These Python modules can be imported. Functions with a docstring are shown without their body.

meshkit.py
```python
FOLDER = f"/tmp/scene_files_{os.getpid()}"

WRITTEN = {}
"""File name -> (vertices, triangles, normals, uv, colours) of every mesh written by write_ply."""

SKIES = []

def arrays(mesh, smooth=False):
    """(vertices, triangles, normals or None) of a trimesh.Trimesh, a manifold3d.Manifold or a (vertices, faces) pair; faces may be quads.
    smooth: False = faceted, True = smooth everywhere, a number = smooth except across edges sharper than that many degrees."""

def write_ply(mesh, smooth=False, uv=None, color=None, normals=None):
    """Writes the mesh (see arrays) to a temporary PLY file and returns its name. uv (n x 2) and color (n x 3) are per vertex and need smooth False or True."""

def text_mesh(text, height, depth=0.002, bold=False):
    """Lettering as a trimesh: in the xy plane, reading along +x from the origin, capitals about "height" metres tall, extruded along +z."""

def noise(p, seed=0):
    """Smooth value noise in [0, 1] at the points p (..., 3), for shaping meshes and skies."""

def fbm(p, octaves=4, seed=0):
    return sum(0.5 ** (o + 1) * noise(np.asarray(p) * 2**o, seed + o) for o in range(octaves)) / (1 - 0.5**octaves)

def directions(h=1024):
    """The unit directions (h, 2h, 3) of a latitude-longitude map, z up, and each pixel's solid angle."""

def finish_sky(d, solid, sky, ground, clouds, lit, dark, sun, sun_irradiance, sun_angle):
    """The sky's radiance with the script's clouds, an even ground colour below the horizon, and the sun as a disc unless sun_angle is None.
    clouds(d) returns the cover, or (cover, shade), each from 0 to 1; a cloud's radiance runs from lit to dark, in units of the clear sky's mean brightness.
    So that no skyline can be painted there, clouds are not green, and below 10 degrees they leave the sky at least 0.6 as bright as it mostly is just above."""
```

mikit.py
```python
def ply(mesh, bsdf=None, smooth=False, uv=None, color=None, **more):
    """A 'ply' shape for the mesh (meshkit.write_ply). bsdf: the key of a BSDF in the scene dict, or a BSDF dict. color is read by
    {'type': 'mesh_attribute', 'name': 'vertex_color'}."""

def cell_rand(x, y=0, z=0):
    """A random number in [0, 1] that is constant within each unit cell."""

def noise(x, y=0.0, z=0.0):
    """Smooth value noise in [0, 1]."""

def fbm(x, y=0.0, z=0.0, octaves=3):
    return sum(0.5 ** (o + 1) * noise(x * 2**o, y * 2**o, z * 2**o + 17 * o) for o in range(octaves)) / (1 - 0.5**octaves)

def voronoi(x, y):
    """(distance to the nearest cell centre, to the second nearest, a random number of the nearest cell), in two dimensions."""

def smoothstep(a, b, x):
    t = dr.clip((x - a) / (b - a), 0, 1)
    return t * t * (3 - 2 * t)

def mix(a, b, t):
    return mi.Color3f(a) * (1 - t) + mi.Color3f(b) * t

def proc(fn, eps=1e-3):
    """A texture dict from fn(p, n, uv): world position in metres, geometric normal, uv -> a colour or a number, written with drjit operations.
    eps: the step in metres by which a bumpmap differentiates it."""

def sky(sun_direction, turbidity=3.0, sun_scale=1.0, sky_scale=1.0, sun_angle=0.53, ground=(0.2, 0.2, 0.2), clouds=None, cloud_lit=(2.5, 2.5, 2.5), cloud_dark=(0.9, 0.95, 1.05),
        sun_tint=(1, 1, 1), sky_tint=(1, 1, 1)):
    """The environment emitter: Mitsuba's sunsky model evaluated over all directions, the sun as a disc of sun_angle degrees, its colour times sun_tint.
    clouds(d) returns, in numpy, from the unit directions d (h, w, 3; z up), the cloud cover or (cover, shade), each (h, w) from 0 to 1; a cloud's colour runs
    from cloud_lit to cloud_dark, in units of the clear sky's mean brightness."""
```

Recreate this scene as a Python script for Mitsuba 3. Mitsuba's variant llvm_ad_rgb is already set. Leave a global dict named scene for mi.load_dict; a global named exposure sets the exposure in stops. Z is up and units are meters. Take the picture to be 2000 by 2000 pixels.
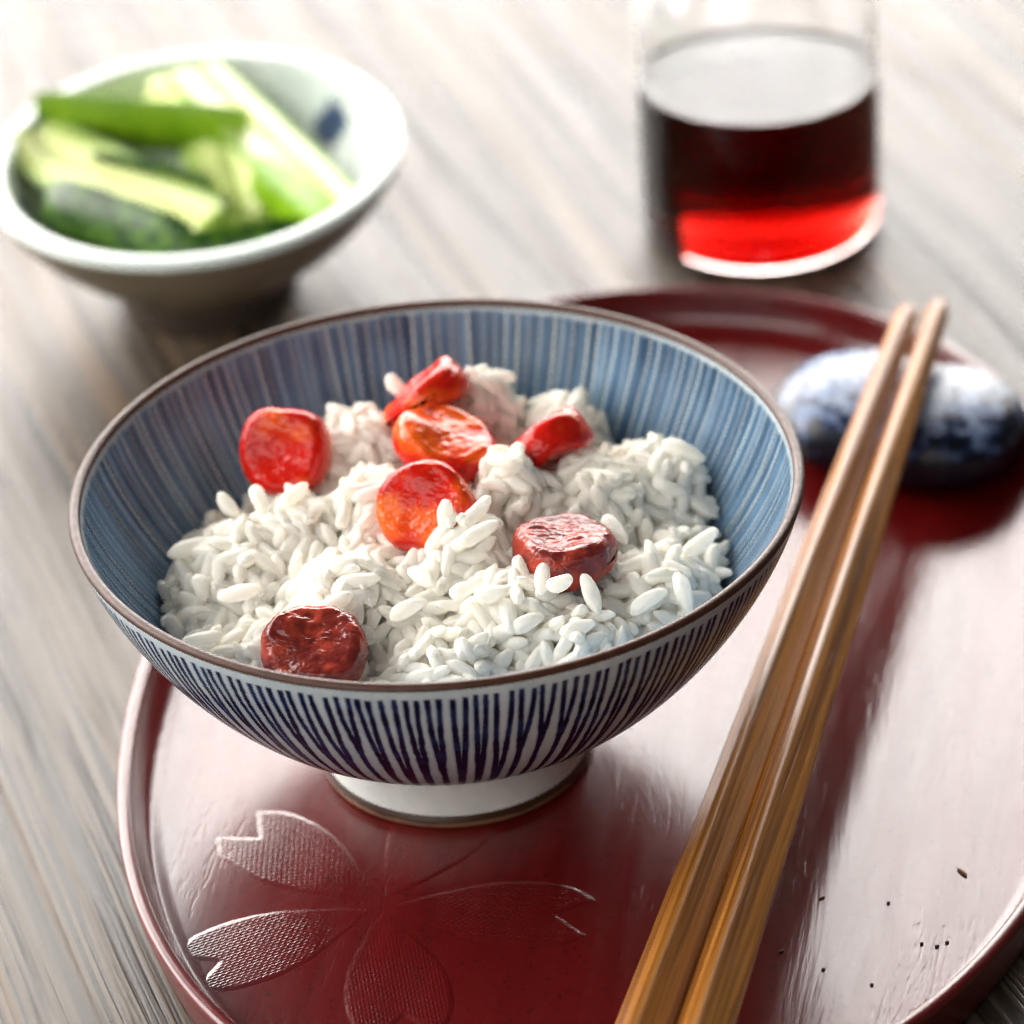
import math, random
import numpy as np, trimesh, drjit as dr, mitsuba as mi
import mikit, meshkit
from mikit import proc, noise, fbm, cell_rand, smoothstep, mix, voronoi
from shapely.geometry import Polygon, Point
import shapely
from scipy.spatial import cKDTree

T = mi.ScalarTransform4f
random.seed(7)
rng = np.random.default_rng(7)
scene, labels = {}, {}

# ------------------------------------------------------------------ camera
EYE = np.array([0.0120138, -0.56840856, 0.40393472])
FWD = np.array([0.0, 0.84667578, -0.53210912])
UP = np.array([0.06863329, 0.53085439, 0.84467928])
RIGHT = np.array([0.99764196, -0.0365204, -0.05811015])
scene['camera'] = {'type': 'thinlens', 'fov': math.degrees(2 * math.atan(0.125)), 'fov_axis': 'x',
                   'aperture_radius': 0.0058, 'focus_distance': 0.645, 'near_clip': 0.01, 'far_clip': 30.0,
                   'to_world': T().look_at(origin=EYE.tolist(), target=(EYE + FWD).tolist(), up=UP.tolist())}
exposure = 0.29

# ------------------------------------------------------------------ light: a large diffused window behind the table, a pale bounce from the room
def lamp(key, centre, target, w, h, radiance, label):
    scene[key] = {'type': 'rectangle', 'to_world': T().look_at(origin=centre, target=target, up=[0, 0, 1]) @ T().scale([w / 2, h / 2, 1]),
                  'emitter': {'type': 'area', 'radiance': {'type': 'rgb', 'value': radiance}}}
    labels[key] = {'label': label, 'category': 'lamp'}
lamp('window_light', [-0.45, 1.60, 0.77], [-0.17, 0, 0.55], 3.55, 1.32, [9.0, 8.75, 8.4], 'tall diffused window light behind the table')
lamp('added_side_light', [-1.9, 0.55, 1.15], [0, 0, 0.05], 1.7, 1.6, [8.2, 8.0, 7.7], 'added diffused light panel to the left of the table')  # unseen panel, added to brighten the rice and bowl from the left
lamp('room_light', [-1.2, -1.7, 1.3], [0, 0, 0], 1.8, 1.5, [3.3, 3.15, 3.0], 'soft pale light bounced from the room on the near left')
scene['room_glow'] = {'type': 'constant', 'radiance': {'type': 'rgb', 'value': [0.05, 0.05, 0.05]}}

# ------------------------------------------------------------------ helpers
def put(key, shape, label=None, category=None, group=None, kind=None):
    k, n = key, 0
    while k in scene:
        n += 1
        k = f'{key}_{n:03d}'
    scene[k] = shape
    tag(k, label, category, group, kind)
    return k

def tag(k, label=None, category=None, group=None, kind=None):
    d = {a: b for a, b in (('label', label), ('category', category), ('group', group), ('kind', kind)) if b}
    if d:
        labels[k] = d

def revolve(profile, n=192, axes=(1, 1), rot=0.0, centre=(0, 0, 0), flip=False):
    """Open surface of revolution; profile (r, z) from bottom/outside on."""
    p = np.asarray(profile, float)
    a = np.linspace(0, 2 * np.pi, n, endpoint=False)
    x = p[:, None, 0] * np.cos(a) * axes[0]
    y = p[:, None, 0] * np.sin(a) * axes[1]
    X = x * math.cos(rot) - y * math.sin(rot) + centre[0]
    Y = x * math.sin(rot) + y * math.cos(rot) + centre[1]
    Z = np.repeat(p[:, 1:2], n, 1) + centre[2]
    v = np.stack([X, Y, Z], -1).reshape(-1, 3)
    i, j = np.meshgrid(np.arange(len(p) - 1), np.arange(n), indexing='ij')
    k = (j + 1) % n
    q = np.stack([i * n + j, i * n + k, (i + 1) * n + k, (i + 1) * n + j], -1).reshape(-1, 4)
    if flip:
        q = q[:, ::-1]
    f = np.vstack([q[:, [0, 1, 2]], q[:, [0, 2, 3]]])
    m = trimesh.Trimesh(v, f, process=False)
    m.update_faces(m.area_faces > 1e-14)
    return m

def spline(pts, n=80):
    """Catmull-Rom style smooth curve through points."""
    from scipy.interpolate import PchipInterpolator
    p = np.asarray(pts, float)
    t = np.concatenate([[0], np.cumsum(np.linalg.norm(np.diff(p, axis=0), axis=1))])
    s = np.linspace(0, t[-1], n)
    return np.stack([PchipInterpolator(t, p[:, k])(s) for k in range(p.shape[1])], 1)

def frame(z, up=(0, 0, 1)):
    z = np.asarray(z, float) / np.linalg.norm(z)
    x = np.cross(up, z)
    x /= np.linalg.norm(x)
    return np.stack([x, np.cross(z, x), z], 1)

def M4(R, t, s=(1, 1, 1)):
    m = np.eye(4)
    m[:3, :3] = R @ np.diag(s)
    m[:3, 3] = t
    return m

def rgb(*c):
    return {'type': 'rgb', 'value': list(c)}

# ------------------------------------------------------------------ materials
GD = np.array([0.30, -0.954])                                      # direction of the table's grain
def wood_coords(p):
    return p.x * GD[0] + p.y * GD[1], p.x * GD[1] - p.y * GD[0]
def wood_wave(p):
    a, b = wood_coords(p)
    return a, b + 0.004 * noise(a * 8, b * 14, 3.0) + 0.0006 * noise(a * 40, b * 60, 5.0)
def table_lines(a, b):
    l1 = 1 - smoothstep(0.0, 0.13, dr.abs(noise(b * 860, a * 7, 31.0) - 0.5))
    l2 = 1 - smoothstep(0.0, 0.15, dr.abs(noise(b * 1500, a * 12, 37.0) - 0.5))
    return dr.maximum(l1 * smoothstep(0.25, 0.65, noise(b * 430, a * 9, 41.0)), 0.7 * l2 * smoothstep(0.35, 0.65, noise(b * 520, a * 16, 43.0))) * (0.55 + 0.45 * noise(b * 2600, a * 240, 3.0))
def table_colour(p, n, uv):
    a, b = wood_wave(p)
    big = fbm(b * 90, a * 4, 1.0)
    fine = fbm(b * 950, a * 22, 4.0)
    pore = smoothstep(0.60, 0.72, noise(b * 1900, a * 34, 9.0)) * smoothstep(0.42, 0.6, noise(b * 240, a * 8, 2.0))
    c = mix((0.062, 0.045, 0.031), (0.094, 0.070, 0.048), smoothstep(0.25, 0.75, big))
    c = c * (0.75 + 0.5 * fine)
    c = mix(c, (0.19, 0.10, 0.04), 0.32 * smoothstep(0.62, 0.8, noise(b * 330, a * 7, 21.0)))
    c = c * (1 - 0.6 * smoothstep(0.60, 0.78, noise(b * 760, a * 9, 12.0)))
    c = c * (1 - 0.70 * table_lines(a, b))
    return mix(c, (0.018, 0.014, 0.012), 0.85 * pore)
def table_height(p, n, uv):
    a, b = wood_wave(p)
    ridge = fbm(b * 900, a * 14, 6.0)
    pore = smoothstep(0.58, 0.74, noise(b * 1900, a * 34, 9.0)) * smoothstep(0.42, 0.6, noise(b * 240, a * 8, 2.0))
    groove = smoothstep(0.60, 0.78, noise(b * 760, a * 9, 12.0))
    return 0.00007 * ridge + 0.00002 * noise(b * 1800, a * 50, 8.0) - 0.00008 * pore - 0.00007 * groove - 0.00013 * table_lines(a, b)
def table_rough(p, n, uv):
    a, b = wood_wave(p)
    return 0.33 + 0.07 * fbm(b * 300, a * 15, 7.0) + 0.20 * table_lines(a, b)
scene['mat_table'] = {'type': 'bumpmap', 'arbitrary': proc(table_height, 1.0e-4), 'scale': 0.85,
    'bsdf': {'type': 'principled', 'base_color': proc(table_colour), 'roughness': proc(table_rough), 'specular': 0.40}}

TRC, TRA, TRB, TRT, TRN = (0.0298, 0.0175), 0.0838, 0.1268, -0.185, 2.18   # the tray: an oval
def tray_coords(p):
    c, s = math.cos(TRT), math.sin(TRT)
    x, y = p.x - TRC[0], p.y - TRC[1]
    return x * c + y * s, -x * s + y * c
def tray_height(p, n, uv):
    b, a = tray_coords(p)
    w = b + 0.004 * noise(a * 30, b * 40, 2.0)
    patch = smoothstep(0.34, 0.68, fbm(b * 55, a * 14, 31.0))
    streak = (0.25 + 0.75 * patch) * (fbm(w * 1500, a * 110, 3.0) - 0.5)
    pit = smoothstep(0.62, 0.86, noise(w * 2600, a * 380, 11.0)) * smoothstep(0.42, 0.66, fbm(b * 110, a * 20, 8.0))
    return 0.000030 * streak - 0.00002 * pit + 0.00001 * noise(b * 90, a * 40, 1.0)
def tray_colour(p, n, uv):
    b, a = tray_coords(p)
    c = mix((0.070, 0.0016, 0.0016), (0.104, 0.0030, 0.0027), fbm(b * 300, a * 40, 5.0))
    speck = smoothstep(0.86, 0.92, noise(p.x * 1400, p.y * 1400, p.z * 1400))
    return mix(c, (0.03, 0.004, 0.004), 0.6 * speck)
def tray_rough(p, n, uv):
    b, a = tray_coords(p)
    return 0.17 + 0.09 * fbm(b * 400, a * 50, 9.0)
scene['mat_tray'] = {'type': 'bumpmap', 'arbitrary': proc(tray_height, 1.0e-4), 'scale': 1.0,
    'bsdf': {'type': 'principled', 'base_color': proc(tray_colour), 'roughness': proc(tray_rough), 'specular': 0.68}}

ZTOP, ZBOT = 0.0516, 0.0133
def bowl_outside(p, n, uv):
    ang = dr.atan2(p.y, p.x) / (2 * math.pi) + 0.5
    rad = dr.sqrt(p.x * p.x + p.y * p.y)
    s = ang * 104
    j = dr.floor(s)
    s = s - j
    mm = 2 * math.pi * rad / 104 * 1000                             # width of a cell in millimetres
    v = dr.clip((ZTOP - p.z) / (ZTOP - ZBOT), 0, 1)
    r1, r2, r3, r4, r5 = (cell_rand(j, q, 4) for q in range(5))
    meet = 0.42 + 0.5 * r1
    t = dr.clip(v / meet, 0, 1)
    t = t * t * (1.6 - 0.6 * t)
    wob = 0.05 * (noise(p.z * 260, j, 2.0) - 0.5)
    c1 = (0.23 + 0.16 * (r2 - 0.5)) * (1 - t) + 0.5 * t + wob
    c2 = (0.77 + 0.16 * (r3 - 0.5)) * (1 - t) + 0.5 * t + wob
    edge = 0.10 * (noise(p.z * 5200, ang * 5200, 1.0) - 0.5) + 0.14 * (noise(p.z * 900, j, 7.0) - 0.5)
    d1, d2 = dr.abs(s - c1) * mm + edge, dr.abs(s - c2) * mm + edge
    hw = 0.41 + 0.10 * v
    top1 = smoothstep(-0.00016, 0.00016, ZTOP + 0.0006 * (r4 - 0.5) - p.z)
    top2 = smoothstep(-0.00016, 0.00016, ZTOP + 0.0006 * (r5 - 0.5) - p.z)
    def line(h, soft):
        return dr.maximum((1 - smoothstep(h - soft, h + soft, d1)) * top1, (1 - smoothstep(h - soft, h + soft, d2)) * top2)
    ink, halo = line(hw, 0.12), line(hw + 0.18, 0.30)
    base = mix((0.82, 0.88, 0.90), (0.75, 0.83, 0.87), noise(p.z * 300, ang * 300, 0.0))
    c = mix(base, (0.30, 0.41, 0.58), 0.55 * halo)
    dark = mix((0.008, 0.026, 0.105), (0.03, 0.085, 0.27), smoothstep(0.45, 0.8, noise(p.z * 420, j, 3.0)) * 0.7)
    return mix(c, dark, ink)
def bowl_inside(p, n, uv):
    ang = dr.atan2(p.y, p.x) / (2 * math.pi) + 0.5
    rad = dr.sqrt(p.x * p.x + p.y * p.y)
    s = ang * 172
    j = dr.floor(s)
    s = s - j
    mm = 2 * math.pi * rad / 172 * 1000
    r1, r2, r3 = (cell_rand(j, q, 9) for q in range(3))
    c1 = 0.5 + 0.55 * (r1 - 0.5) + 0.22 * (noise(p.z * 120, j, 5.0) - 0.5)
    d = dr.abs(s - c1) * mm + 0.06 * (noise(p.z * 3000, ang * 3000, 1.0) - 0.5)
    pale = (1 - smoothstep(0.12, 0.30, d)) * (0.35 + 0.65 * r2)
    wash = fbm(ang * 330, p.z * 45, 3.0)
    cloud = fbm(ang * 26, p.z * 110, 12.0)
    streak = noise(ang * 520, p.z * 14, 6.0)
    w = dr.clip(1.35 * (0.5 * wash + 0.5 * cloud + 0.4 * streak) - 0.47, 0, 1)
    c = mix((0.024, 0.082, 0.175), (0.29, 0.48, 0.66), w)
    c = mix(c, (0.74, 0.77, 0.72), 0.92 * pale)
    band = smoothstep(0.0524, 0.0531, p.z + 0.0004 * (r3 - 0.5))
    return mix(c, (0.52, 0.58, 0.60), band)
def rim_colour(p, n, uv):
    ang = dr.atan2(p.y, p.x)
    return mix((0.10, 0.036, 0.020), (0.20, 0.085, 0.052), fbm(ang * 60, p.z * 2000, 2.0))
def foot_colour(p, n, uv):
    base = mix((0.84, 0.85, 0.82), (0.78, 0.81, 0.80), noise(p.x * 300, p.y * 300, p.z * 300))
    wv = 0.0003 * (noise(p.x * 200, p.y * 200, 1.0) - 0.5)
    blue = smoothstep(0.0108, 0.0112, p.z + wv) * (1 - smoothstep(0.0122, 0.0127, p.z + wv))
    return mix(base, (0.025, 0.06, 0.26), 0.9 * blue)
def ring_colour(p, n, uv):
    w = 0.0004 * (noise(p.x * 400, p.y * 400, 1.0) - 0.5)
    return mix((0.36, 0.20, 0.12), (0.085, 0.036, 0.018), smoothstep(0.0010, 0.0014, p.z + w))
def glaze(fn, alpha=0.05):
    return {'type': 'twosided', 'bsdf': {'type': 'roughplastic', 'diffuse_reflectance': proc(fn), 'alpha': alpha, 'int_ior': 1.5, 'nonlinear': True}}
scene['mat_bowl_outside'] = glaze(bowl_outside)
scene['mat_bowl_outside']['bsdf']['specular_reflectance'] = 0.55
scene['mat_bowl_inside'] = glaze(bowl_inside, 0.10)
scene['mat_bowl_inside']['bsdf']['specular_reflectance'] = 0.6
scene['mat_bowl_rim'] = glaze(rim_colour, 0.22)
scene['mat_bowl_rim']['bsdf']['specular_reflectance'] = 0.75
scene['mat_bowl_foot'] = glaze(foot_colour)
scene['mat_bowl_ring'] = glaze(ring_colour, 0.2)

def rice_colour(p, n, uv):
    return mix((0.970, 0.948, 0.868), (0.988, 0.977, 0.935), noise(p.x * 420, p.y * 420, p.z * 420))
scene['mat_rice'] = {'type': 'principledthin', 'base_color': proc(rice_colour), 'roughness': 0.26, 'diff_trans': 0.78, 'eta': 1.4}

def saus_height(p, n, uv):
    w = fbm(p.x * 520 + 3 * noise(p.y * 300, p.z * 300, 1.0), p.y * 900, p.z * 900, octaves=4)
    return 0.00060 * w + 0.00012 * noise(p.x * 2400, p.y * 2400, p.z * 2400)
def saus_bright(p, n, uv):
    a = fbm(p.x * 260, p.y * 260, p.z * 260)
    a = fbm(p.x * 130, p.y * 130, p.z * 130)
    c = mix((0.50, 0.010, 0.004), (0.70, 0.105, 0.011), smoothstep(0.48, 0.70, a))
    return mix(c, (0.45, 0.014, 0.010), 0.7 * smoothstep(0.55, 0.8, fbm(p.x * 200, p.y * 200, p.z * 200 + 9)))
def saus_dark(p, n, uv):
    a = fbm(p.x * 380, p.y * 380, p.z * 380)
    return mix((0.15, 0.016, 0.012), (0.36, 0.042, 0.022), smoothstep(0.35, 0.7, a))
for nm, fn, ro in (('mat_sausage', saus_bright, 0.16), ('mat_sausage_dark', saus_dark, 0.22)):
    scene[nm] = {'type': 'bumpmap', 'arbitrary': proc(saus_height, 1.5e-4), 'scale': 0.42 if nm == 'mat_sausage' else 0.62,
        'bsdf': {'type': 'principled', 'base_color': proc(fn), 'roughness': ro, 'specular': 0.28 if nm == 'mat_sausage' else 0.42}}

CHD = np.array([0.0626, 0.1965, 0.007]); CHD /= np.linalg.norm(CHD)
CHX = np.cross(CHD, [0, 0, 1]); CHX /= np.linalg.norm(CHX)
CHY = np.cross(CHX, CHD)
def chop_coords(p):
    return tuple(p.x * float(e[0]) + p.y * float(e[1]) + p.z * float(e[2]) for e in (CHD, CHX, CHY))
def chop_colour(p, n, uv):
    a, b, c = chop_coords(p)
    b = b + 0.0012 * noise(a * 40, b * 200, c * 200)
    g = fbm(b * 1300, c * 1300, a * 11)
    c0 = mix((0.16, 0.048, 0.006), (0.43, 0.17, 0.022), smoothstep(0.25, 0.75, g))
    return mix(c0, (0.05, 0.02, 0.007), 0.45 * smoothstep(0.64, 0.80, noise(b * 3200, c * 3200, a * 26)))
def chop_height(p, n, uv):
    a, b, c = chop_coords(p)
    return 0.00003 * fbm(b * 1600, c * 1600, a * 30) - 0.00003 * smoothstep(0.6, 0.8, noise(b * 3200, c * 3200, a * 60))
scene['mat_chopstick'] = {'type': 'bumpmap', 'arbitrary': proc(chop_height, 1e-4), 'scale': 1.0,
    'bsdf': {'type': 'principled', 'base_color': proc(chop_colour), 'roughness': 0.30, 'specular': 0.5}}

def rest_colour(p, n, uv):
    f = fbm(p.x * 420, p.y * 420, p.z * 420)
    h = smoothstep(0.0092, 0.0158, p.z + 0.014 * (f - 0.5))
    c = mix((0.010, 0.013, 0.030), (0.035, 0.075, 0.21), smoothstep(0.0, 0.45, h))
    c = mix(c, (0.55, 0.63, 0.75), smoothstep(0.4, 0.95, h))
    return mix(c, (0.14, 0.23, 0.45), 0.7 * smoothstep(0.50, 0.72, noise(p.x * 420, p.y * 420, p.z * 420)) * h)
scene['mat_rest'] = glaze(rest_colour, 0.16)

SBC, SBA, SBB, SBT = (-0.0472, 0.1770), 0.0427, 0.0482, -0.141     # the small bowl, slightly oval
def dish_colour(p, n, uv):
    x, y = p.x - SBC[0], p.y - SBC[1]
    base = mix((0.72, 0.78, 0.75), (0.80, 0.83, 0.80), noise(p.x * 90, p.y * 90, p.z * 90))
    spot = mi.Float(0)
    for k, (a, z, s) in enumerate(((0.75, 0.0185, 0.0052), (3.35, 0.0185, 0.0050), (2.2, 0.0185, 0.005), (5.3, 0.0185, 0.005))):
        cx, cy = 0.037 * math.cos(a), 0.037 * math.sin(a)
        d = dr.sqrt(dr.square(x - cx) + dr.square(y - cy) + dr.square(p.z - z)) + 0.003 * (noise(p.x * 500, p.y * 500, p.z * 500) - 0.5)
        spot = dr.maximum(spot, 1 - smoothstep(s - 0.0012, s + 0.0006, d))
    return mix(base, (0.03, 0.08, 0.21), 0.92 * spot)
def dish_plain(p, n, uv):
    return mix((0.34, 0.30, 0.205), (0.42, 0.375, 0.265), noise(p.x * 120, p.y * 120, p.z * 120))
scene['mat_dish_inside'] = glaze(dish_colour)
scene['mat_dish_outside'] = glaze(dish_plain, 0.12)
scene['mat_dish_foot_shade'] = {'type': 'twosided', 'bsdf': {'type': 'principled', 'base_color': rgb(0.050, 0.036, 0.026), 'roughness': 0.7, 'specular': 0.3}}  # near-black base colour holds the shade under the dish

def skin_colour(p, n, uv):
    f = fbm(p.x * 420, p.y * 420, p.z * 420)
    return mix((0.012, 0.045, 0.006), (0.08, 0.18, 0.012), smoothstep(0.35, 0.8, f))
def skin_pale(p, n, uv):
    f = fbm(p.x * 320, p.y * 320, p.z * 320)
    return mix((0.10, 0.25, 0.006), (0.27, 0.45, 0.015), f)
scene['mat_flesh'] = {'type': 'twosided', 'bsdf': {'type': 'principled', 'base_color': {'type': 'mesh_attribute', 'name': 'vertex_color'}, 'roughness': 0.3, 'specular': 0.5}}
scene['mat_skin'] = {'type': 'twosided', 'bsdf': {'type': 'roughplastic', 'diffuse_reflectance': proc(skin_colour), 'alpha': 0.12}}
scene['mat_skin_pale'] = {'type': 'twosided', 'bsdf': {'type': 'roughplastic', 'diffuse_reflectance': proc(skin_pale), 'alpha': 0.12}}

scene['mat_glass'] = {'type': 'dielectric', 'int_ior': 1.5, 'ext_ior': 1.0}
scene['soy_medium'] = {'type': 'homogeneous', 'albedo': rgb(0.0, 0.0, 0.0), 'sigma_t': rgb(0.17, 0.90, 1.0), 'scale': 330.0}
scene['mat_soy_wall'] = {'type': 'dielectric', 'int_ior': 1.495, 'ext_ior': 1.5}
scene['mat_soy_top'] = {'type': 'dielectric', 'int_ior': 1.41, 'ext_ior': 1.0}
scene['mat_crumb'] = {'type': 'principled', 'base_color': rgb(0.16, 0.075, 0.02), 'roughness': 0.5}
scene['mat_speck'] = {'type': 'principled', 'base_color': rgb(0.03, 0.012, 0.008), 'roughness': 0.6}

# ------------------------------------------------------------------ the table
ZT = -0.005
tb = trimesh.creation.box([1.9, 1.6, 0.035])
tb.apply_translation([0, 0.05, ZT - 0.0175])
put('table', mikit.ply(tb, 'mat_table'), 'brown wooden table top with coarse brushed grain under the tray and bowls', None, kind='structure')

# ------------------------------------------------------------------ the tray
NT = 360
ta = np.linspace(0, 2 * np.pi, NT, endpoint=False)
ex = np.sign(np.cos(ta)) * np.abs(np.cos(ta)) ** (2 / TRN) * TRA
ey = np.sign(np.sin(ta)) * np.abs(np.sin(ta)) ** (2 / TRN) * TRB
# even spacing along the outline
cl = np.stack([ex, ey], 1)
seg = np.linalg.norm(np.diff(np.vstack([cl, cl[:1]]), axis=0), axis=1)
cum = np.concatenate([[0], np.cumsum(seg)])
ss = np.linspace(0, cum[-1], NT, endpoint=False)
cl = np.stack([np.interp(ss, cum, np.append(cl[:, k], cl[0, k])) for k in (0, 1)], 1)
tn = np.roll(cl, -1, 0) - np.roll(cl, 1, 0)
nn = np.stack([tn[:, 1], -tn[:, 0]], 1)
nn /= np.linalg.norm(nn, axis=1, keepdims=True)
cT, sT = math.cos(TRT), math.sin(TRT)
def tray_xy(q):
    return np.stack([q[:, 0] * cT - q[:, 1] * sT + TRC[0], q[:, 0] * sT + q[:, 1] * cT + TRC[1]], 1)
def tray_ring(d, z):
    w = tray_xy(cl - nn * d)
    return np.column_stack([w, np.full(NT, z)])
def loft(rings, close_centre=None):
    v = np.vstack(rings)
    n = NT
    i, j = np.meshgrid(np.arange(len(rings) - 1), np.arange(n), indexing='ij')
    k = (j + 1) % n
    q = np.stack([i * n + j, i * n + k, (i + 1) * n + k, (i + 1) * n + j], -1).reshape(-1, 4)
    f = np.vstack([q[:, [0, 1, 2]], q[:, [0, 2, 3]]])
    if close_centre is not None:
        v = np.vstack([v, close_centre])
        b = (len(rings) - 1) * n
        a = np.arange(n)
        f = np.vstack([f, np.stack([b + a, b + (a + 1) % n, np.full(n, len(v) - 1)], 1)])
    return trimesh.Trimesh(v, f, process=False)
RIMZ = 0.0076
rimp = [(0.0036, ZT + 0.0002), (0.0024, ZT + 0.0018), (0.0012, 0.001), (0.0004, 0.0045)]
rimp += [(0.0013 - 0.0013 * math.cos(b), RIMZ - 0.0014 + 0.0014 * math.sin(b) ** 0.6) for b in np.linspace(0, math.pi, 19)]
side = loft([tray_ring(d, z) for d, z in rimp])
inner = [(0.0026, RIMZ - 0.0014), (0.0030, 0.0045), (0.0038, 0.0026), (0.0046, 0.0012), (0.0058, 0.0004), (0.0075, 0.0000)]
rings = [tray_ring(d, z) for d, z in inner]
last = rings[-1]
cen = np.array([TRC[0], TRC[1], 0.0])
for s in (0.75, 0.5, 0.25):
    rings.append(cen + (last - cen) * s)
floor = loft(rings, cen)
put('tray__rim', mikit.ply(side, 'mat_tray', smooth=50))
put('tray__floor', mikit.ply(floor, 'mat_tray', smooth=50))
labels['tray'] = {'label': 'oval dark red lacquer tray with raised rim and carved blossom under the rice bowl', 'category': 'tray'}
# carved blossom: five raised petals with notched tips and a cross-hatched face
def petal_mesh(ang, centre):
    L, W = 0.0335, 0.0088
    half = spline([(0.0, 0.0), (0.08, 0.22), (0.25, 0.55), (0.48, 0.90), (0.66, 1.0), (0.82, 0.95), (0.93, 0.76), (1.0, 0.50)], 40)
    up = [(a * L, b * W) for a, b in half]
    notch = [(0.83 * L, 0.03 * W)]
    poly = Polygon(up + notch + [(a, -b) for a, b in up[::-1][:-1]]).buffer(0)
    st = 0.00017
    xs, ys = np.arange(-0.0006, L + 0.0006, st), np.arange(-W - 0.0006, W + 0.0006, st)
    X, Y = np.meshgrid(xs, ys, indexing='ij')
    pts = shapely.points(X.ravel(), Y.ravel())
    din = np.where(shapely.contains(poly, pts), 1, -1) * shapely.distance(poly.exterior, pts)
    din = din.reshape(X.shape)
    jit = meshkit.noise(np.stack([X * 900, Y * 900, X * 0], -1), seed=int(abs(ang) * 10))
    e = np.clip((din + 0.00015 + 0.0002 * (jit - 0.5)) / 0.0014, 0, 1)
    body = e * e * (3 - 2 * e)
    row = np.floor(Y / 0.00062)
    hx = np.abs(((X + row % 2 * 0.0006) / 0.00120) % 1 - 0.5) * 2
    hy = np.abs((Y / 0.00062) % 1 - 0.5) * 2
    hat = np.clip((hx - 0.12) / 0.3, 0, 1) * np.clip((hy - 0.15) / 0.4, 0, 1)
    inside = np.clip((din - 0.0006) / 0.0008, 0, 1) * np.clip((X / L - 0.1) / 0.35, 0, 1)
    Z = 0.00022 * body * np.clip(0.25 + X / L, 0, 1) + 0.00008 * inside * (hat - 0.6) * (0.6 + 0.8 * jit) - 0.00003
    keep = din > -0.0003
    idx = -np.ones(X.shape, int)
    idx[keep] = np.arange(keep.sum())
    a, b, c, d = idx[:-1, :-1], idx[1:, :-1], idx[1:, 1:], idx[:-1, 1:]
    ok = (a >= 0) & (b >= 0) & (c >= 0) & (d >= 0)
    q = np.stack([a, b, c, d], -1)[ok]
    ca, sa = math.cos(ang), math.sin(ang)
    x, y = X[keep] + 0.0012, Y[keep]
    v = np.column_stack([centre[0] + x * ca - y * sa, centre[1] + x * sa + y * ca, Z[keep]])
    return (v, q)
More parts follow.
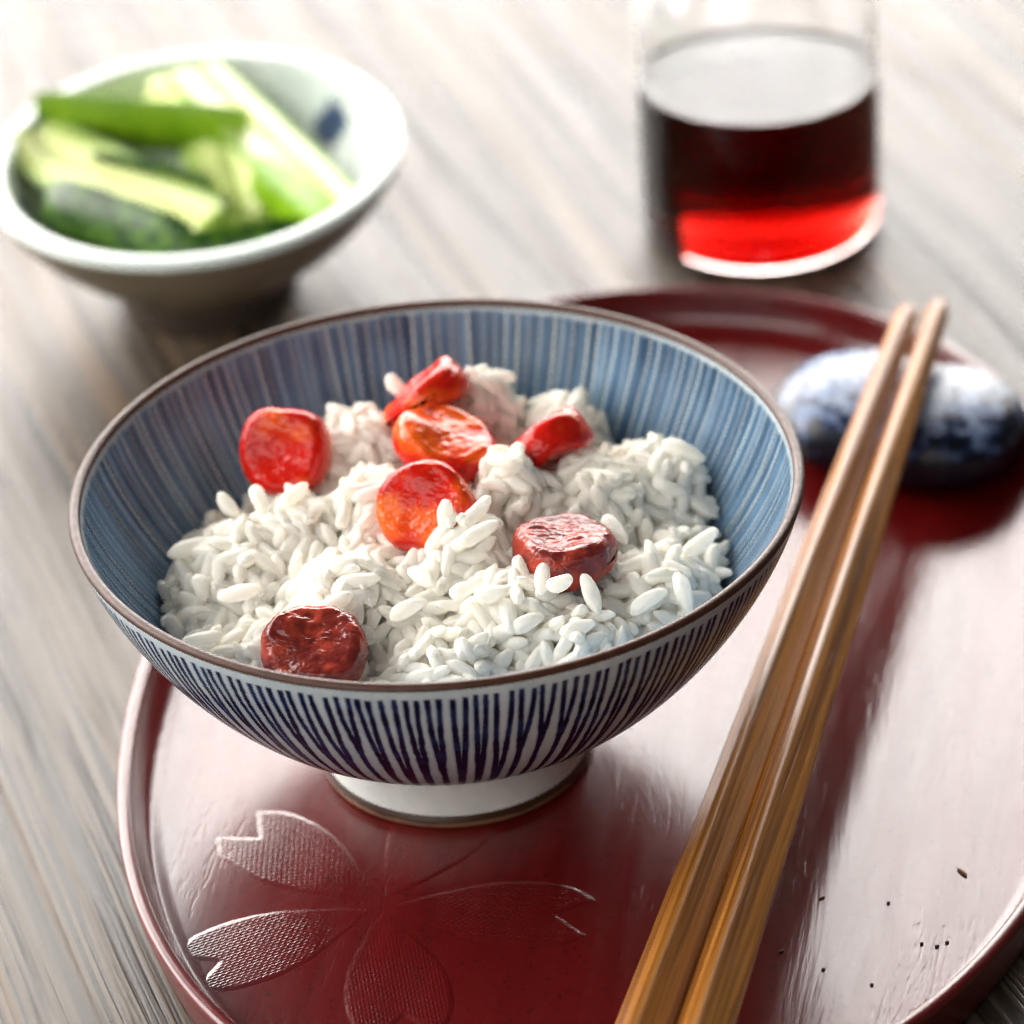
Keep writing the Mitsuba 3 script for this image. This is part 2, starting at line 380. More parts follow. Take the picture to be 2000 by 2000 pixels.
for deg in (62, 134, 204, 276, 348):
    put('tray__carved_petal', mikit.ply(petal_mesh(math.radians(deg), (-0.0134, -0.0419)), 'mat_tray', smooth=True))

# ------------------------------------------------------------------ the rice bowl
RB, HB, FZ, FR = 0.0600, 0.0543, 0.0130, 0.0236
def wall_r(z):
    s = np.clip((np.asarray(z) - FZ) / (HB - FZ), 0, 1)
    return FR + (RB - FR) * (1 - (1 - s) ** 1.34) ** 0.62
TH = 0.0019
sz = np.concatenate([FZ + (HB - 0.0009 - FZ) * np.linspace(0, 1, 70) ** 1.8])
outer = np.column_stack([wall_r(sz), sz])
outer[0] = (FR - 0.0002, FZ - 0.0004)
put('rice_bowl__outer_wall', mikit.ply(revolve(outer, 256), 'mat_bowl_outside', smooth=True))
r_o = float(outer[-1, 0])
rimc = [(r_o, outer[-1, 1])] + [(RB - TH / 2 + TH / 2 * math.cos(b), HB - 0.0009 + 0.0010 * math.sin(b)) for b in np.linspace(0.05, math.pi, 14)]
put('rice_bowl__rim', mikit.ply(revolve(rimc, 256), 'mat_bowl_rim', smooth=True))
def inner_r(z):
    return wall_r(np.asarray(z) - 0.0007) - TH
iz = np.linspace(HB - 0.0009, FZ + 0.0025, 60)
inn = np.vstack([np.column_stack([inner_r(iz), iz]), [[0.012, FZ + 0.0012], [0.0001, FZ + 0.001]]])
inn[0, 0] = RB - TH
put('rice_bowl__inner_wall', mikit.ply(revolve(inn, 256), 'mat_bowl_inside', smooth=True))
foot = spline([(0.02255, 0.0025), (0.0224, 0.005), (0.0223, 0.009), (0.0226, 0.0120), (FR - 0.0002, FZ - 0.0004)], 24)
put('rice_bowl__foot', mikit.ply(revolve(foot, 192), 'mat_bowl_foot', smooth=True))
ring = [(0.0205, 0.0004), (0.0215, 0.0001), (0.0224, 0.0001), (0.0229, 0.0004), (0.0231, 0.0009), (0.0229, 0.0018), (0.0226, 0.0021), (0.02255, 0.0025)]
put('rice_bowl__foot_ring', mikit.ply(revolve(ring, 192), 'mat_bowl_ring', smooth=True))
labels['rice_bowl'] = {'label': 'large porcelain bowl with navy blue stripes and brown rim holding the rice', 'category': 'bowl'}

# ------------------------------------------------------------------ sausage slices
def disc(r, t, edge=0.0019, n=96, seed=0, rough=0.00035):
    """A slice: flat faces, rounded edge, slightly oval and wrinkled."""
    prof = [(0.00001, t / 2)]
    prof += [(rr, t / 2 - 0.00025 * (1 - (rr / r))) for rr in np.linspace(r * 0.08, r - edge, 14)]
    prof += [(r - edge + edge * math.sin(b), t / 2 - edge + edge * math.cos(b)) for b in np.linspace(0.15, math.pi / 2, 7)]
    half = prof
    prof = half + [(r * 1.0 + 0.0002, zz) for zz in np.linspace(t / 2 - edge, -t / 2 + edge, 6)[1:-1]] + [(a, -b) for a, b in half[::-1]]
    m = revolve(prof[::-1], n)
    v = np.array(m.vertices)
    a = np.arctan2(v[:, 1], v[:, 0])
    g = meshkit.noise(np.stack([np.cos(a) * 1.3 + 5, np.sin(a) * 1.3 + 5, np.full(len(a), seed * 3.7)], -1), seed)
    v[:, :2] *= (0.86 + 0.28 * g)[:, None]
    lo = meshkit.noise(np.column_stack([v[:, :2] * 150 + seed * 9.1, v[:, 2:] * 60]), seed + 3)
    v[:, 2] += 0.0026 * (lo - 0.5) * np.clip(np.abs(v[:, 2]) / (t / 2), 0, 1)
    v[:, 2] += v[:, 0] * (0.10 * math.sin(seed * 2.3)) * np.sign(v[:, 2]) + v[:, 1] * 0.08 * math.cos(seed * 1.7)
    nrm = np.array(trimesh.Trimesh(v, m.faces, process=False).vertex_normals)
    w = meshkit.fbm(v * [420, 700, 420] + seed * 11.3, 3, seed)
    v += nrm * ((w - 0.5) * 2 * rough)[:, None]
    return trimesh.Trimesh(v, m.faces, process=False)
CAM = -FWD
def direction(right, up, cam):
    w = right * RIGHT + up * UP + cam * CAM
    return w / np.linalg.norm(w)
SAUS = [  # centre, axis, radius, thickness, material, label
    ((-0.0257, 0.0255, 0.0460), direction(-0.22, 0.06, 0.95), 0.0075, 0.0072, 'mat_sausage', 'round red sausage slice standing on edge at the left of the rice'),
    ((-0.0015, 0.0322, 0.0505), direction(-0.60, 0.77, 0.04), 0.0082, 0.0062, 'mat_sausage', 'red sausage slice tilted on edge at the back of the rice, farthest from the front'),
    ((0.0018, 0.0172, 0.0498), direction(0.10, 0.80, 0.58), 0.0082, 0.0070, 'mat_sausage', 'wrinkled orange red sausage slice on top in the middle of the rice'),
    ((-0.0018, 0.0005, 0.0480), direction(-0.30, 0.30, 0.90), 0.0079, 0.0070, 'mat_sausage', 'glossy red orange sausage slice in the centre partly covered by white grains'),
    ((0.0185, 0.0182, 0.0475), direction(-0.54, 0.84, -0.06), 0.0080, 0.0070, 'mat_sausage', 'red sausage slice leaning on edge at the right behind the white lump'),
    ((0.0202, -0.0112, 0.0450), direction(-0.12, 0.90, 0.38), 0.0083, 0.0070, 'mat_sausage_dark', 'dark brown red sausage slice lying flat at the right front of the rice'),
    ((-0.0210, -0.0305, 0.0425), direction(-0.10, 0.60, 0.78), 0.0080, 0.0072, 'mat_sausage_dark', 'dark red wrinkled sausage slice at the left front against the bowl rim'),
]
for k, (c, ax, r, t, mat, lab) in enumerate(SAUS):
    m = disc(r, t, seed=k + 1, rough=0.00022 if mat == 'mat_sausage' else 0.0004)
    m.apply_transform(M4(frame(ax), c))
    put('sausage_slice', mikit.ply(m, mat, smooth=True), lab, 'sausage slice', 'sausage slices on the rice')

# ------------------------------------------------------------------ rice
def grain_mesh(sub, seed):
    g = np.random.default_rng(seed)
    m = trimesh.creation.icosphere(subdivisions=sub)
    v = np.array(m.vertices)
    x = v[:, 0]
    rad = np.sqrt(np.maximum(1e-6, 1 - np.abs(x) ** 2))
    full = np.maximum(0, 1 - np.abs(x) ** 2.5) ** 0.52
    v[:, 1:] *= (full / rad)[:, None]
    v[:, 0] *= 1.0
    v[:, 2] += g.uniform(-0.34, 0.34) * (x ** 2)
    v[:, 1] += g.uniform(-0.28, 0.28) * (x ** 2)
    v[:, 1:] *= (1 - g.uniform(0.0, 0.22) * x)[:, None]
    w = meshkit.noise(np.array(m.vertices) * 1.7 + seed * 5.1 + 20, seed)
    v *= (1 + 0.22 * (w - 0.5))[:, None]
    return trimesh.Trimesh(v, m.faces, process=False)
GR3 = [grain_mesh(3, s) for s in range(8)]
GR2 = [grain_mesh(2, s) for s in range(8)]
GR1 = [grain_mesh(1, s) for s in range(4)]
CLUMPS = np.array([  # x, y, top z, radius
    (0.0079, 0.0375, 0.0505, 0.0062), (0.0125, 0.0105, 0.0505, 0.0060), (0.0035, -0.0055, 0.0495, 0.0058), (-0.0140, -0.0140, 0.0465, 0.0065),
    (0.0358, 0.0190, 0.0440, 0.0075), (0.0255, 0.0110, 0.0470, 0.0062), (-0.0135, 0.0328, 0.0465, 0.0070), (-0.0330, 0.0030, 0.0425, 0.0075),
    (0.0120, -0.0195, 0.0455, 0.0068), (0.0340, -0.0120, 0.0420, 0.0065), (-0.0240, 0.0090, 0.0450, 0.0060), (-0.0100, 0.0120, 0.0470, 0.0065), (0.022, 0.037, 0.0450, 0.006),
    (0.0000, -0.0300, 0.0415, 0.0065), (0.0210, -0.0270, 0.0420, 0.0060)])
def heightfield(x, y):
    r = np.hypot(x, y)
    base = 0.0330 + 0.0070 * np.clip(1 - (r / 0.047) ** 2, 0, 1)
    base += 0.0075 * (meshkit.fbm(np.stack([x * 105 + 40, y * 105 + 40, x * 0], -1), 3, 5) - 0.5)
    h = base.copy()
    for cx, cy, cz, cr in CLUMPS:
        g = np.exp(-(((x - cx) ** 2 + (y - cy) ** 2) / (1.25 * cr) ** 2) ** 1.4)
        h = np.maximum(h, base + np.maximum(cz + 0.0002 - base, 0) * g)
    return h
def normal_at(x, y):
    e = 0.0012
    gx = (heightfield(x + e, y) - heightfield(x - e, y)) / (2 * e)
    gy = (heightfield(x, y + e) - heightfield(x, y - e)) / (2 * e)
    n = np.stack([-gx, -gy, np.ones_like(gx)], -1)
    return n / np.linalg.norm(n, axis=-1, keepdims=True)
def outside_sausages(P, margin=0.0):
    ok = np.ones(len(P), bool)
    for c, ax, r, t, *_ in SAUS:
        q = P - np.array(c)
        h = q @ ax
        rr = np.linalg.norm(q - h[:, None] * ax, axis=1)
        ok &= ~((np.abs(h) < t / 2 + margin) & (rr < r + margin))
    return ok
grains = []     # (centre, axis, normal, half length, half width, half thickness, layer)
taken = {}
CELL = 0.0024
for layer, (depth, gap, cross, tries) in enumerate(((0.0, 0.00222, 0, 45000), (0.0017, 0.0022, 0.00150, 40000), (0.0034, 0.0024, 0.0016, 26000))):
    a, rr = rng.uniform(0, 2 * np.pi, tries), 0.0530 * np.sqrt(rng.uniform(0, 1, tries))
    x, y = rr * np.cos(a), rr * np.sin(a)
    n = normal_at(x, y)
    P = np.column_stack([x, y, heightfield(x, y)]) - n * (depth + rng.uniform(-0.0007, 0.0007, tries)[:, None])
    ok = np.hypot(P[:, 0], P[:, 1]) < inner_r(P[:, 2]) - 0.0016
    ok &= outside_sausages(P, 0.0008)
    P, n = P[ok], n[ok]
    sel = []
    for i, p in enumerate(P):
        key = tuple((p / CELL).astype(int))
        bad = False
        for dx in (-1, 0, 1):
            for dy in (-1, 0, 1):
                for dz in (-1, 0, 1):
                    for q_, l_ in taken.get((key[0] + dx, key[1] + dy, key[2] + dz), ()):
                        g_ = gap if l_ == layer else cross
                        d0, d1, d2 = q_[0] - p[0], q_[1] - p[1], q_[2] - p[2]
                        if d0 * d0 + d1 * d1 + d2 * d2 < g_ * g_:
                            bad = True
        if bad:
            continue
        taken.setdefault(key, []).append((p, layer))
        sel.append(i)
    for i in sel:
        t1 = np.cross(n[i], rng.normal(size=3))
        t1 /= np.linalg.norm(t1)
        ax = t1 + n[i] * rng.normal(0, 0.50 if layer == 0 else 0.3)
        ax /= np.linalg.norm(ax)
        c = P[i]
        L = rng.uniform(0.0027, 0.0037)
        for sgn in (-1, 1):                                        # stay inside the bowl
            e = c + sgn * ax * L
            over = np.hypot(e[0], e[1]) - (inner_r(e[2]) - 0.0011)
            if over > 0:
                c = c - np.array([e[0], e[1], 0]) / np.hypot(e[0], e[1]) * over
        grains.append((c, ax, n[i], L, rng.uniform(0.00106, 0.00134), rng.uniform(0.00094, 0.00118), layer))
SPECIAL = [(1.2, -6.6, 50.5, -0.1, -2.2, -6.0, 6.4), (6.2, -11.1, 50.0, 7.0, 3.0, 2.3, 8.0), (6.4, -6.5, 51.2, 5.0, 5.4, 2.2, 7.4), (-3.1, -15.9, 45.5, 4.0, -4.3, -1.0, 5.9), (-35.3, 12.4, 44.0, 2.9, -2.9, -3.0, 5.1), (-41.3, 4.8, 41.2, 8.0, 1.6, 1.2, 8.3), (-29.7, 10.9, 45.5, 2.0, -5.9, -3.0, 6.9), (-23.7, 8.9, 47.5, 4.2, 2.7, 2.0, 5.4), (-6.4, 38.5, 49.5, 2.8, -2.2, -3.0, 4.7), (4.7, 32.7, 53.2, 3.2, 1.3, 2.5, 4.3), (-15.7, -14.4, 47.7, 5.0, 0.1, 0.5, 5.0), (-16.9, -21.3, 45.5, 5.4, 2.3, 1.0, 6.0), (-13.3, -17.7, 46.7, 7.0, -0.5, 0.5, 7.0), (38.6, -19.8, 41.6, 1.6, -3.0, -6.0, 6.9), (32.7, -21.8, 42.0, 6.0, 2.9, 2.0, 7.0), (28.7, -3.4, 44.0, 3.4, -5.1, -2.0, 6.5), (10.9, 6.8, 52.5, 5.0, -2.3, 0.0, 5.5), (41.5, 18.3, 45.0, 7.0, -1.0, -3.5, 7.9), (42.5, -5.9, 42.0, 6.0, 4.4, 1.8, 7.6), (-32.8, -14.0, 43.7, 7.4, 0.4, 1.2, 7.5), (-39.1, -20.3, 39.2, 6.8, -0.2, 1.3, 6.9), (-39.6, -5.5, 40.0, 1.2, -4.8, -2.0, 5.3), (13.2, -28.3, 43.7, 5.0, 1.5, 1.5, 5.5), (3.4, -22.0, 46.5, 4.2, 1.7, 1.0, 4.6), (7.7, -23.9, 46.6, 4.5, 0.5, 0.3, 4.6), (4.1, -31.8, 42.0, 5.5, 4.0, 2.4, 7.2), (18.9, -24.4, 48.0, 4.2, 0.9, 1.0, 4.4), (23.7, -23.4, 45.0, 1.9, -6.1, -4.0, 7.5), (16.0, -21.0, 47.0, -0.8, -5.8, -2.0, 6.2), (10.3, -26.5, 44.2, 0.8, -6.6, -2.5, 7.1), (-5.7, -23.4, 44.7, 5.9, 2.2, 1.5, 6.4), (21.1, -30.0, 43.0, 5.4, 1.5, 1.0, 5.7)]
for x, y, z, dx, dy, dz, L in SPECIAL:
    ax = np.array([dx, dy, dz], float)
    ax /= np.linalg.norm(ax)
    grains.append((np.array([x, y, z]) / 1000, ax, CAM, L / 2000, 0.00128, 0.00108, -1))
def grain_matrix(g):
    c, ax, n, L, W, H, _ = g
    s = np.cross(n, ax)
    s /= np.linalg.norm(s)
    return M4(np.stack([ax, s, np.cross(ax, s)], 1), c, (L, W, H))
mats = [grain_matrix(g) for g in grains]
# which grains show most from the front of the table: the 300 largest become parts of their own
ball = trimesh.creation.icosphere(subdivisions=1).vertices
pts = np.concatenate([ball @ m[:3, :3].T + m[:3, 3] for m in mats])
own = np.repeat(np.arange(len(mats)), len(ball))
q = pts - EYE
zc = q @ FWD
u_, v_ = ((q @ e) / zc * 4000 / 5 for e in (RIGHT, UP))
cellid = (np.floor(u_).astype(int) + 1000) * 4000 + np.floor(v_).astype(int) + 1000
order = np.lexsort((zc, cellid))
first = order[np.concatenate([[True], np.diff(cellid[order]) != 0])]
count = np.bincount(own[first], minlength=len(mats))
top = set(np.argsort(-count, kind='stable')[:300].tolist())
protos = [mikit.ply(m, 'mat_rice', smooth=True) for m in GR3]
rest = []
num = 0
for i, m in enumerate(mats):
    if i in top:
        key = 'rice__grain' if num == 0 else f'rice__grain_{num:03d}'
        scene[key] = {**protos[i % 8], 'to_world': T(m.tolist())}
        num += 1
    else:
        src = (GR2[i % 8] if grains[i][6] <= 0 else GR2[i % 8] if grains[i][6] == 1 else GR1[i % 4])
        rest.append(trimesh.Trimesh(np.asarray(src.vertices) @ m[:3, :3].T + m[:3, 3], src.faces, process=False))
# the packed rice below the loose grains
ca = np.linspace(0, 2 * np.pi, 72, endpoint=False)
cv, cf = [], []
for k, s in enumerate(np.linspace(0.02, 1, 26)):
    x, y = 0.0435 * s * np.cos(ca), 0.0435 * s * np.sin(ca)
    z = 0.0330 + 0.0070 * np.clip(1 - (np.hypot(x, y) / 0.047) ** 2, 0, 1) - 0.0068
    lim = inner_r(z) - 0.001
    f = np.minimum(1, lim / np.maximum(np.hypot(x, y), 1e-9))
    cv.append(np.column_stack([x * f, y * f, z]))
cvv = np.vstack(cv)
i, j = np.meshgrid(np.arange(25), np.arange(72), indexing='ij')
qd = np.stack([i * 72 + j, (i + 1) * 72 + j, (i + 1) * 72 + (j + 1) % 72, i * 72 + (j + 1) % 72], -1).reshape(-1, 4)
rest.append(trimesh.Trimesh(cvv, np.vstack([qd[:, [0, 1, 2]], qd[:, [0, 2, 3]]]), process=False))
scene['rice__grain_mass'] = mikit.ply(trimesh.util.concatenate(rest), 'mat_rice', smooth=True)
labels['rice__grain_mass'] = {'kind': 'stuff'}
labels['rice'] = {'label': 'heap of steamed white rice filling the striped bowl', 'category': 'rice'}
print('grains', len(grains), 'parts', num)

# ------------------------------------------------------------------ chopsticks
def chopstick(near, tip, w0, w1, roll):
    near, tip = np.array(near), np.array(tip)
    d = tip - near
    L0 = np.linalg.norm(d)
    d /= L0
    start = near - d * 0.055
    L = L0 + 0.055
    R = frame(d, (0, 0, 1))
    rings = []
    for s in np.concatenate([[0, 0.0008 / L, 0.003 / L], np.linspace(0.03, 0.985, 30), [0.994, 1.0]]):
        w = (w0 * (1 - s) + w1 * s) / 2
        if s == 0: w *= 0.86
        if s > 0.99: w *= 0.82 if s < 1 else 0.5
        rc = w * (0.36 if s < 0.7 else 0.36 + 0.6 * (s - 0.7) / 0.3)    # square grip, rounder tip
        pts = []
        for qx, qy, b0 in ((1, 1, 0), (-1, 1, 90), (-1, -1, 180), (1, -1, 270)):
            for b in np.radians(np.linspace(b0, b0 + 90, 5)):
                pts.append((qx * (w - rc) + rc * math.cos(b), qy * (w - rc) + rc * math.sin(b)))
        pts = np.array(pts)
        c, s_ = math.cos(roll), math.sin(roll)
        pts = pts @ np.array([[c, s_], [-s_, c]])
        rings.append(start + d * (L * s) + pts[:, :1] * R[:, 0] + pts[:, 1:] * R[:, 1])
    n = len(rings[0])
    v = np.vstack(rings + [rings[0].mean(0)[None], rings[-1].mean(0)[None]])
    i, j = np.meshgrid(np.arange(len(rings) - 1), np.arange(n), indexing='ij')
    k = (j + 1) % n
    qd = np.stack([i * n + j, i * n + k, (i + 1) * n + k, (i + 1) * n + j], -1).reshape(-1, 4)
    f = np.vstack([qd[:, [0, 1, 2]], qd[:, [0, 2, 3]]])
    a = np.arange(n)
    b = (len(rings) - 1) * n
    f = np.vstack([f, np.stack([(a + 1) % n, a, np.full(n, len(v) - 2)], 1), np.stack([b + a, b + (a + 1) % n, np.full(n, len(v) - 1)], 1)])
    return trimesh.Trimesh(v, f, process=False)
put('chopstick', mikit.ply(chopstick((0.0270, -0.0904, 0.0122), (0.0896, 0.1061, 0.0192), 0.0080, 0.0044, math.radians(40)), 'mat_chopstick', smooth=35),
    'brown wooden chopstick on the left, nearer to the rice bowl', 'chopstick', 'pair of wooden chopsticks')
put('chopstick', mikit.ply(chopstick((0.0358, -0.0914, 0.0122), (0.0957, 0.1073, 0.0192), 0.0080, 0.0044, math.radians(38)), 'mat_chopstick', smooth=35),
    'brown wooden chopstick on the right, farther from the rice bowl', 'chopstick', 'pair of wooden chopsticks')

# ------------------------------------------------------------------ chopstick rest: a flat pebble of mottled blue glaze with a shallow saddle
m = trimesh.creation.icosphere(subdivisions=5)
v = np.array(m.vertices)
v = np.sign(v) * np.abs(v) ** np.array([0.86, 0.86, 0.80])
v[:, 0] *= 0.0246
v[:, 1] *= 0.0185 * (1 - 0.10 * np.exp(-(v[:, 0] / 0.008) ** 2))
hz = 0.0090 * (1 - 0.16 * np.exp(-((v[:, 0] + 0.001) / 0.0075) ** 2))
v[:, 2] = np.where(v[:, 2] > 0, v[:, 2] * hz * 1.05, v[:, 2] * 0.0064)
v += 0.0007 * (meshkit.fbm(v * 140 + 30, 3, 3) - 0.5)[:, None] * np.array(m.vertices)
m = trimesh.Trimesh(v, m.faces, process=False)
m.apply_transform(M4(frame((0, 0, 1), (0, 1, 0)), (0, 0, 0)) if False else np.eye(4))
rz = math.radians(-30)
m.apply_transform(M4(np.array([[math.cos(rz), -math.sin(rz), 0], [math.sin(rz), math.cos(rz), 0], [0, 0, 1]]), (0.0853, 0.0865, 0.0065)))
put('chopstick_rest', mikit.ply(m, 'mat_rest', smooth=True), 'pebble shaped chopstick rest with mottled blue and white glaze', 'chopstick rest')

# ------------------------------------------------------------------ small dish with cucumber
def dish_rev(profile, flip=False):
    return revolve(profile, 160, axes=(SBA, SBB), rot=SBT, centre=(SBC[0], SBC[1], 0), flip=flip)
DZ = 0.0360
dout = spline([(0.40, ZT + 0.0001), (0.43, ZT + 0.0006), (0.44, ZT + 0.005), (0.56, 0.0050), (0.74, 0.0112), (0.89, 0.0180), (0.972, 0.0235), (0.998, 0.0258)], 50)
drim = [(0.998, 0.0258)] + [(0.944 + 0.055 * math.cos(b), 0.0258 + 0.0015 * math.sin(b)) for b in np.linspace(0.15, math.pi, 11)]
din = spline([(0.889, 0.0258), (0.86, 0.0225), (0.77, 0.0162), (0.58, 0.0098), (0.35, 0.0070), (0.001, 0.0062)], 40)
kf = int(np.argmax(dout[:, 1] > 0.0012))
put('cucumber_dish__foot', mikit.ply(dish_rev(dout[:kf + 1]), 'mat_dish_foot_shade', smooth=True), 'foot of the dish with shade put into its dark colour')
put('cucumber_dish__outer_wall', mikit.ply(dish_rev(dout[kf:]), 'mat_dish_outside', smooth=True))
put('cucumber_dish__rim', mikit.ply(dish_rev(drim), 'mat_dish_inside', smooth=True))
put('cucumber_dish__inner_wall', mikit.ply(dish_rev(din), 'mat_dish_inside', smooth=True))
labels['cucumber_dish'] = {'label': 'small white porcelain dish with blue spots holding cucumber at the back left', 'category': 'bowl'}

def dish_floor(x, y):
    """Height of the dish's inside at (x, y)."""
    c, q = math.cos(SBT), math.sin(SBT)
    X, Y = x - SBC[0], y - SBC[1]
    rho = np.hypot((X * c + Y * q) / SBA, (-X * q + Y * c) / SBB)
    return np.interp(rho, din[::-1, 0], din[::-1, 1], right=0.0273)
def wedge(a, b, face, radius, span, skin_mat, label, bite=0.28):
    """A cucumber spear from a to b: a sector with its cut face turned towards 'face' and the skin opposite; it rests on the dish."""
    a, b = np.array(a), np.array(b)
    d = b - a
    L = np.linalg.norm(d)
    d /= L
    f = np.array(face, float)
    f -= d * (f @ d)
    f /= np.linalg.norm(f)
    s = np.cross(d, f)
    ang = np.linspace(-span / 2, span / 2, 17)
    up = radius * math.cos(span / 2) + 0.0
    arc = np.column_stack([radius * np.sin(ang), up - radius * np.cos(ang)])
    ins = np.column_stack([(radius - 0.0006) * np.sin(ang), up - (radius - 0.0006) * np.cos(ang)])
    core = np.array([[radius * bite, 0.0004], [0, -0.0006], [-radius * bite, 0.0004]])
    poly = Polygon(np.vstack([ins, core])).buffer(-0.0006).buffer(0.0006)
    R = np.stack([s, f, d], 1)
    def place(poly, over):
        m = trimesh.creation.extrude_polygon(poly, L + 2 * over)
        for _ in range(3):
            m = m.subdivide()
        v = np.array(m.vertices)
        v[:, 2] -= over
        v[:, :2] *= (1 - 0.12 * np.clip(np.abs(v[:, 2:] / L - 0.5) * 2, 0, 1) ** 8)
        dist = radius - np.hypot(v[:, 0], v[:, 1] - up)
        w = v @ R.T + a
        w += 0.0005 * (meshkit.fbm(w * 240 + 50, 2, 2) - 0.5)[:, None]
        w[:, 2] = np.maximum(w[:, 2], dish_floor(w[:, 0], w[:, 1]) + 0.0003)
        return trimesh.Trimesh(w, m.faces, process=False), dist
    key, n = 'cucumber_spear', 0
    while key + '__flesh' in scene:
        n += 1
        key = f'cucumber_spear_{n:03d}'
    m, dist = place(poly, 0.0)
    t = np.clip((dist - 0.0006) / (radius * 0.42), 0, 1)[:, None]
    nz = meshkit.fbm(np.array(m.vertices) * 330, 2, 4)[:, None]
    col = np.array([0.20, 0.36, 0.018]) * (1 - t) + np.array([0.66, 0.72, 0.30]) * t
    col = col * (0.82 + 0.36 * nz)
    scene[key + '__flesh'] = mikit.ply(m, 'mat_flesh', smooth=True, color=np.clip(col, 0, 0.95))
    sp = Polygon(np.vstack([arc, ins[::-1]])).buffer(0)
    k, _ = place(sp, 0.0001)
    scene[key + '__skin'] = mikit.ply(k, skin_mat, smooth=45)
    tag(key, label, 'cucumber piece', 'cut cucumber pieces in the dish')
WD = math.radians
O = np.array([-0.0027, 0.0178, -0.0098])
def piece(a, b, *more):
    wedge(np.array(a) + O, np.array(b) + O, *more)
piece((-0.0800, 0.1740, 0.0345), (-0.0440, 0.1400, 0.0300), (0.20, -0.38, 0.92), 0.0112, WD(125), 'mat_skin', 'long cucumber spear at the left front of the dish with its pale face up')
piece((-0.0770, 0.1850, 0.0350), (-0.0330, 0.1740, 0.0330), (0.0, 0.75, 0.45), 0.0110, WD(115), 'mat_skin_pale', 'cucumber spear lying across the back of the dish with its bright green skin showing')
piece((-0.0390, 0.1720, 0.0330), (-0.0345, 0.1530, 0.0250), CAM + 0.1 * RIGHT, 0.0112, WD(130), 'mat_skin_pale', 'short cucumber piece in the middle of the dish with its pale cut face forward')
piece((-0.0455, 0.1930, 0.0390), (-0.0165, 0.1450, 0.0300), (0.40, -0.35, 0.87), 0.0090, WD(130), 'mat_skin_pale', 'long pale cucumber spear at the right of the dish, leaning on the far rim')
piece((-0.0300, 0.1580, 0.0290), (-0.0165, 0.1370, 0.0270), (0.3, 0.8, 0.1), 0.0100, WD(120), 'mat_skin_pale', 'green cucumber piece under the long spear at the right of the dish')
piece((-0.0720, 0.1500, 0.0290), (-0.0440, 0.1290, 0.0275), (0.1, 0.9, 0.1), 0.0115, WD(130), 'mat_skin', 'dark green cucumber piece low at the front of the dish, skin outward')
piece((-0.0490, 0.1290, 0.0265), (-0.0230, 0.1340, 0.0265), (0.0, 0.9, 0.3), 0.0105, WD(130), 'mat_skin', 'small dark green cucumber piece deep at the front right of the dish')
piece((-0.0560, 0.1930, 0.0340), (-0.0440, 0.1900, 0.0350), (0.0, -0.2, 0.95), 0.0075, WD(140), 'mat_skin_pale', 'small white cucumber end behind the green spear at the back of the dish')
piece((-0.0640, 0.1690, 0.0300), (-0.0400, 0.1570, 0.0290), (0.0, 0.7, 0.5), 0.0085, WD(130), 'mat_skin', 'dark green cucumber piece in the shade between the long pale spears')

# ------------------------------------------------------------------ glass bottle with soy sauce
GC = (0.0685, 0.1900, 0.0)
SZ = 0.0300
gout = spline([(0.0001, ZT + 0.0010), (0.0180, ZT + 0.0004), (0.0222, ZT + 0.0003), (0.0242, ZT + 0.0016), (0.0249, ZT + 0.0045), (0.0250, 0.012), (0.0250, 0.0300), (0.0250, 0.0400), (0.0249, 0.0450), (0.0240, 0.0505), (0.0218, 0.0560), (0.0190, 0.0610), (0.0174, 0.0670), (0.0174, 0.0760), (0.0202, 0.0840)], 150)
gin_top = spline([(0.0188, 0.0840), (0.0161, 0.0760), (0.0161, 0.0668), (0.0177, 0.0602), (0.0206, 0.0550), (0.0229, 0.0497), (0.0239, 0.0447), (0.0240, 0.0400), (0.0240, SZ)], 90)
lip = [(0.0202, 0.0840), (0.0200, 0.0846), (0.0195, 0.0849), (0.0190, 0.0846), (0.0188, 0.0840)]
glass = np.vstack([gout, lip[1:-1], gin_top])
put('glass_bottle', mikit.ply(revolve(glass, 160, centre=GC), 'mat_glass', smooth=True),
    'clear glass bottle with rounded shoulder half filled with dark red liquid at the back right', 'glass bottle')
FL = ZT + 0.0052
wallp = spline([(0.0001, FL), (0.0205, FL + 0.0002), (0.0228, FL + 0.0010), (0.0238, FL + 0.0034), (0.0240, 0.012), (0.0240, SZ)], 90)
soy = {'interior': {'type': 'ref', 'id': 'soy_medium'}}
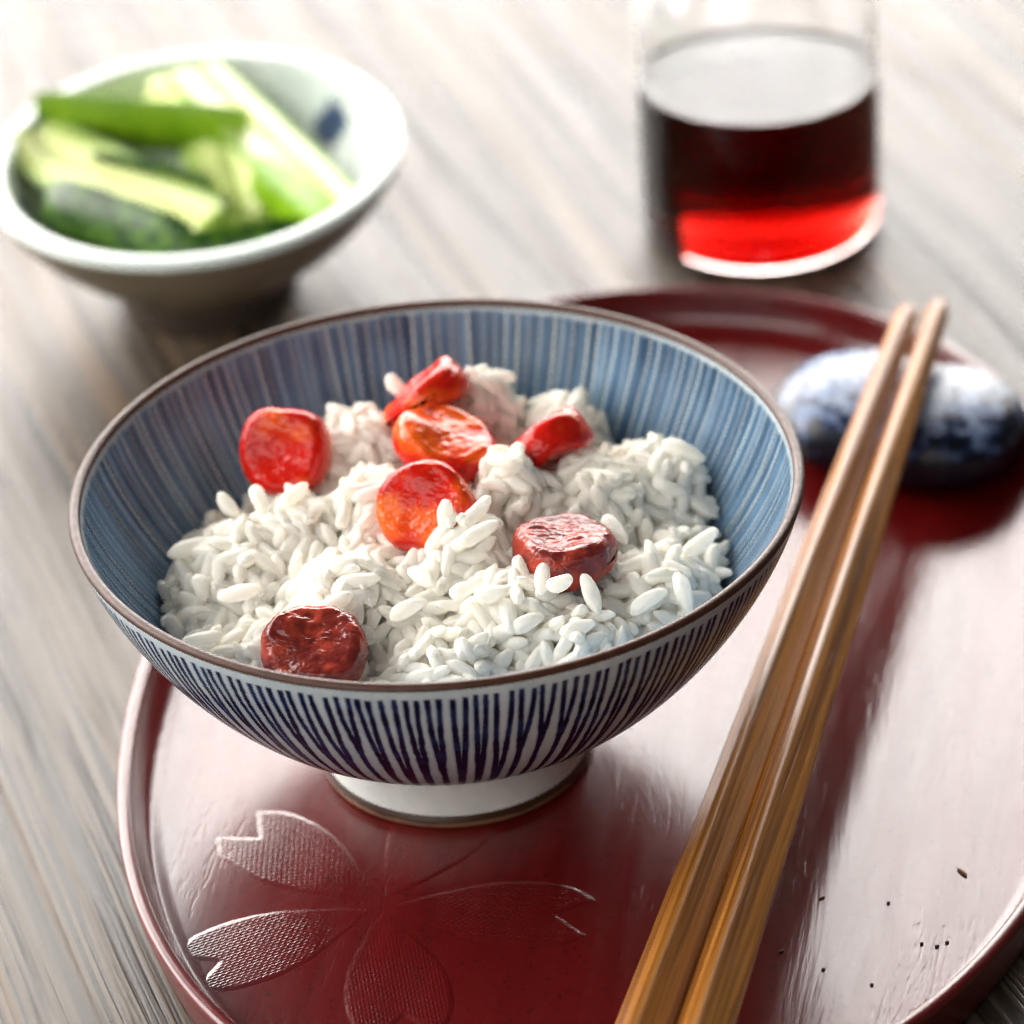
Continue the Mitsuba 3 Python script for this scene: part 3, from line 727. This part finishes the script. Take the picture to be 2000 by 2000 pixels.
put('soy_sauce__body', mikit.ply(revolve(wallp, 160, centre=GC), 'mat_soy_wall', smooth=True, **soy))
topp = np.array([(0.0240, SZ), (0.0236, SZ - 0.00035), (0.0226, SZ - 0.0006), (0.0205, SZ - 0.0007), (0.012, SZ - 0.0007), (0.0001, SZ - 0.0007)])
put('soy_sauce__surface', mikit.ply(revolve(spline(topp, 40), 160, centre=GC), 'mat_soy_top', smooth=True, **soy))
labels['soy_sauce'] = {'label': 'dark red translucent sauce inside the clear glass bottle', 'category': 'sauce'}

# ------------------------------------------------------------------ crumbs on the tray
def bean(L, W, H, c, ang, z=0.0):
    b = GR2[0].copy()
    b.apply_transform(M4(np.array([[math.cos(ang), -math.sin(ang), 0], [math.sin(ang), math.cos(ang), 0], [0, 0, 1]]), (c[0], c[1], H * 0.9 + z), (L, W, H)))
    return b
put('crumb', mikit.ply(bean(0.0013, 0.00036, 0.0003, (0.0803, -0.0439), WD(-62)), 'mat_crumb', smooth=True), 'thin brown husk lying alone on the right of the red tray', 'crumb')
put('crumb', mikit.ply(bean(0.00055, 0.00025, 0.00022, (0.0572, -0.0481), WD(20)), 'mat_crumb', smooth=True), 'small brown crumb on the tray close to the right chopstick', 'crumb')
for x, y, L, lab in ((71.6, -61.5, 0.00030, 'tiny dark speck on the tray, left one of the row of three'), (73.9, -62.4, 0.00036, 'tiny dark speck on the tray, middle one of the row of three'),
                     (75.6, -61.6, 0.00032, 'tiny dark speck on the tray, right one of the row of three'), (62.7, -70.8, 0.00030, 'single tiny dark speck on the tray nearest to the front rim'),
                     (55.6, -66.2, 0.00030, 'single tiny dark speck between the right chopstick and the front rim of the tray'), (49.5, -61.0, 0.00040, 'tiny dark speck right beside the edge of the right chopstick'),
                     (67.6, -50.6, 0.00030, 'single tiny dark speck on the tray closest to the brown husk')):
    put('speck', mikit.ply(bean(L, L * 0.9, 0.00022, (x / 1000, y / 1000), WD(20)), 'mat_speck', smooth=True), lab, 'speck', 'dark specks on the tray')
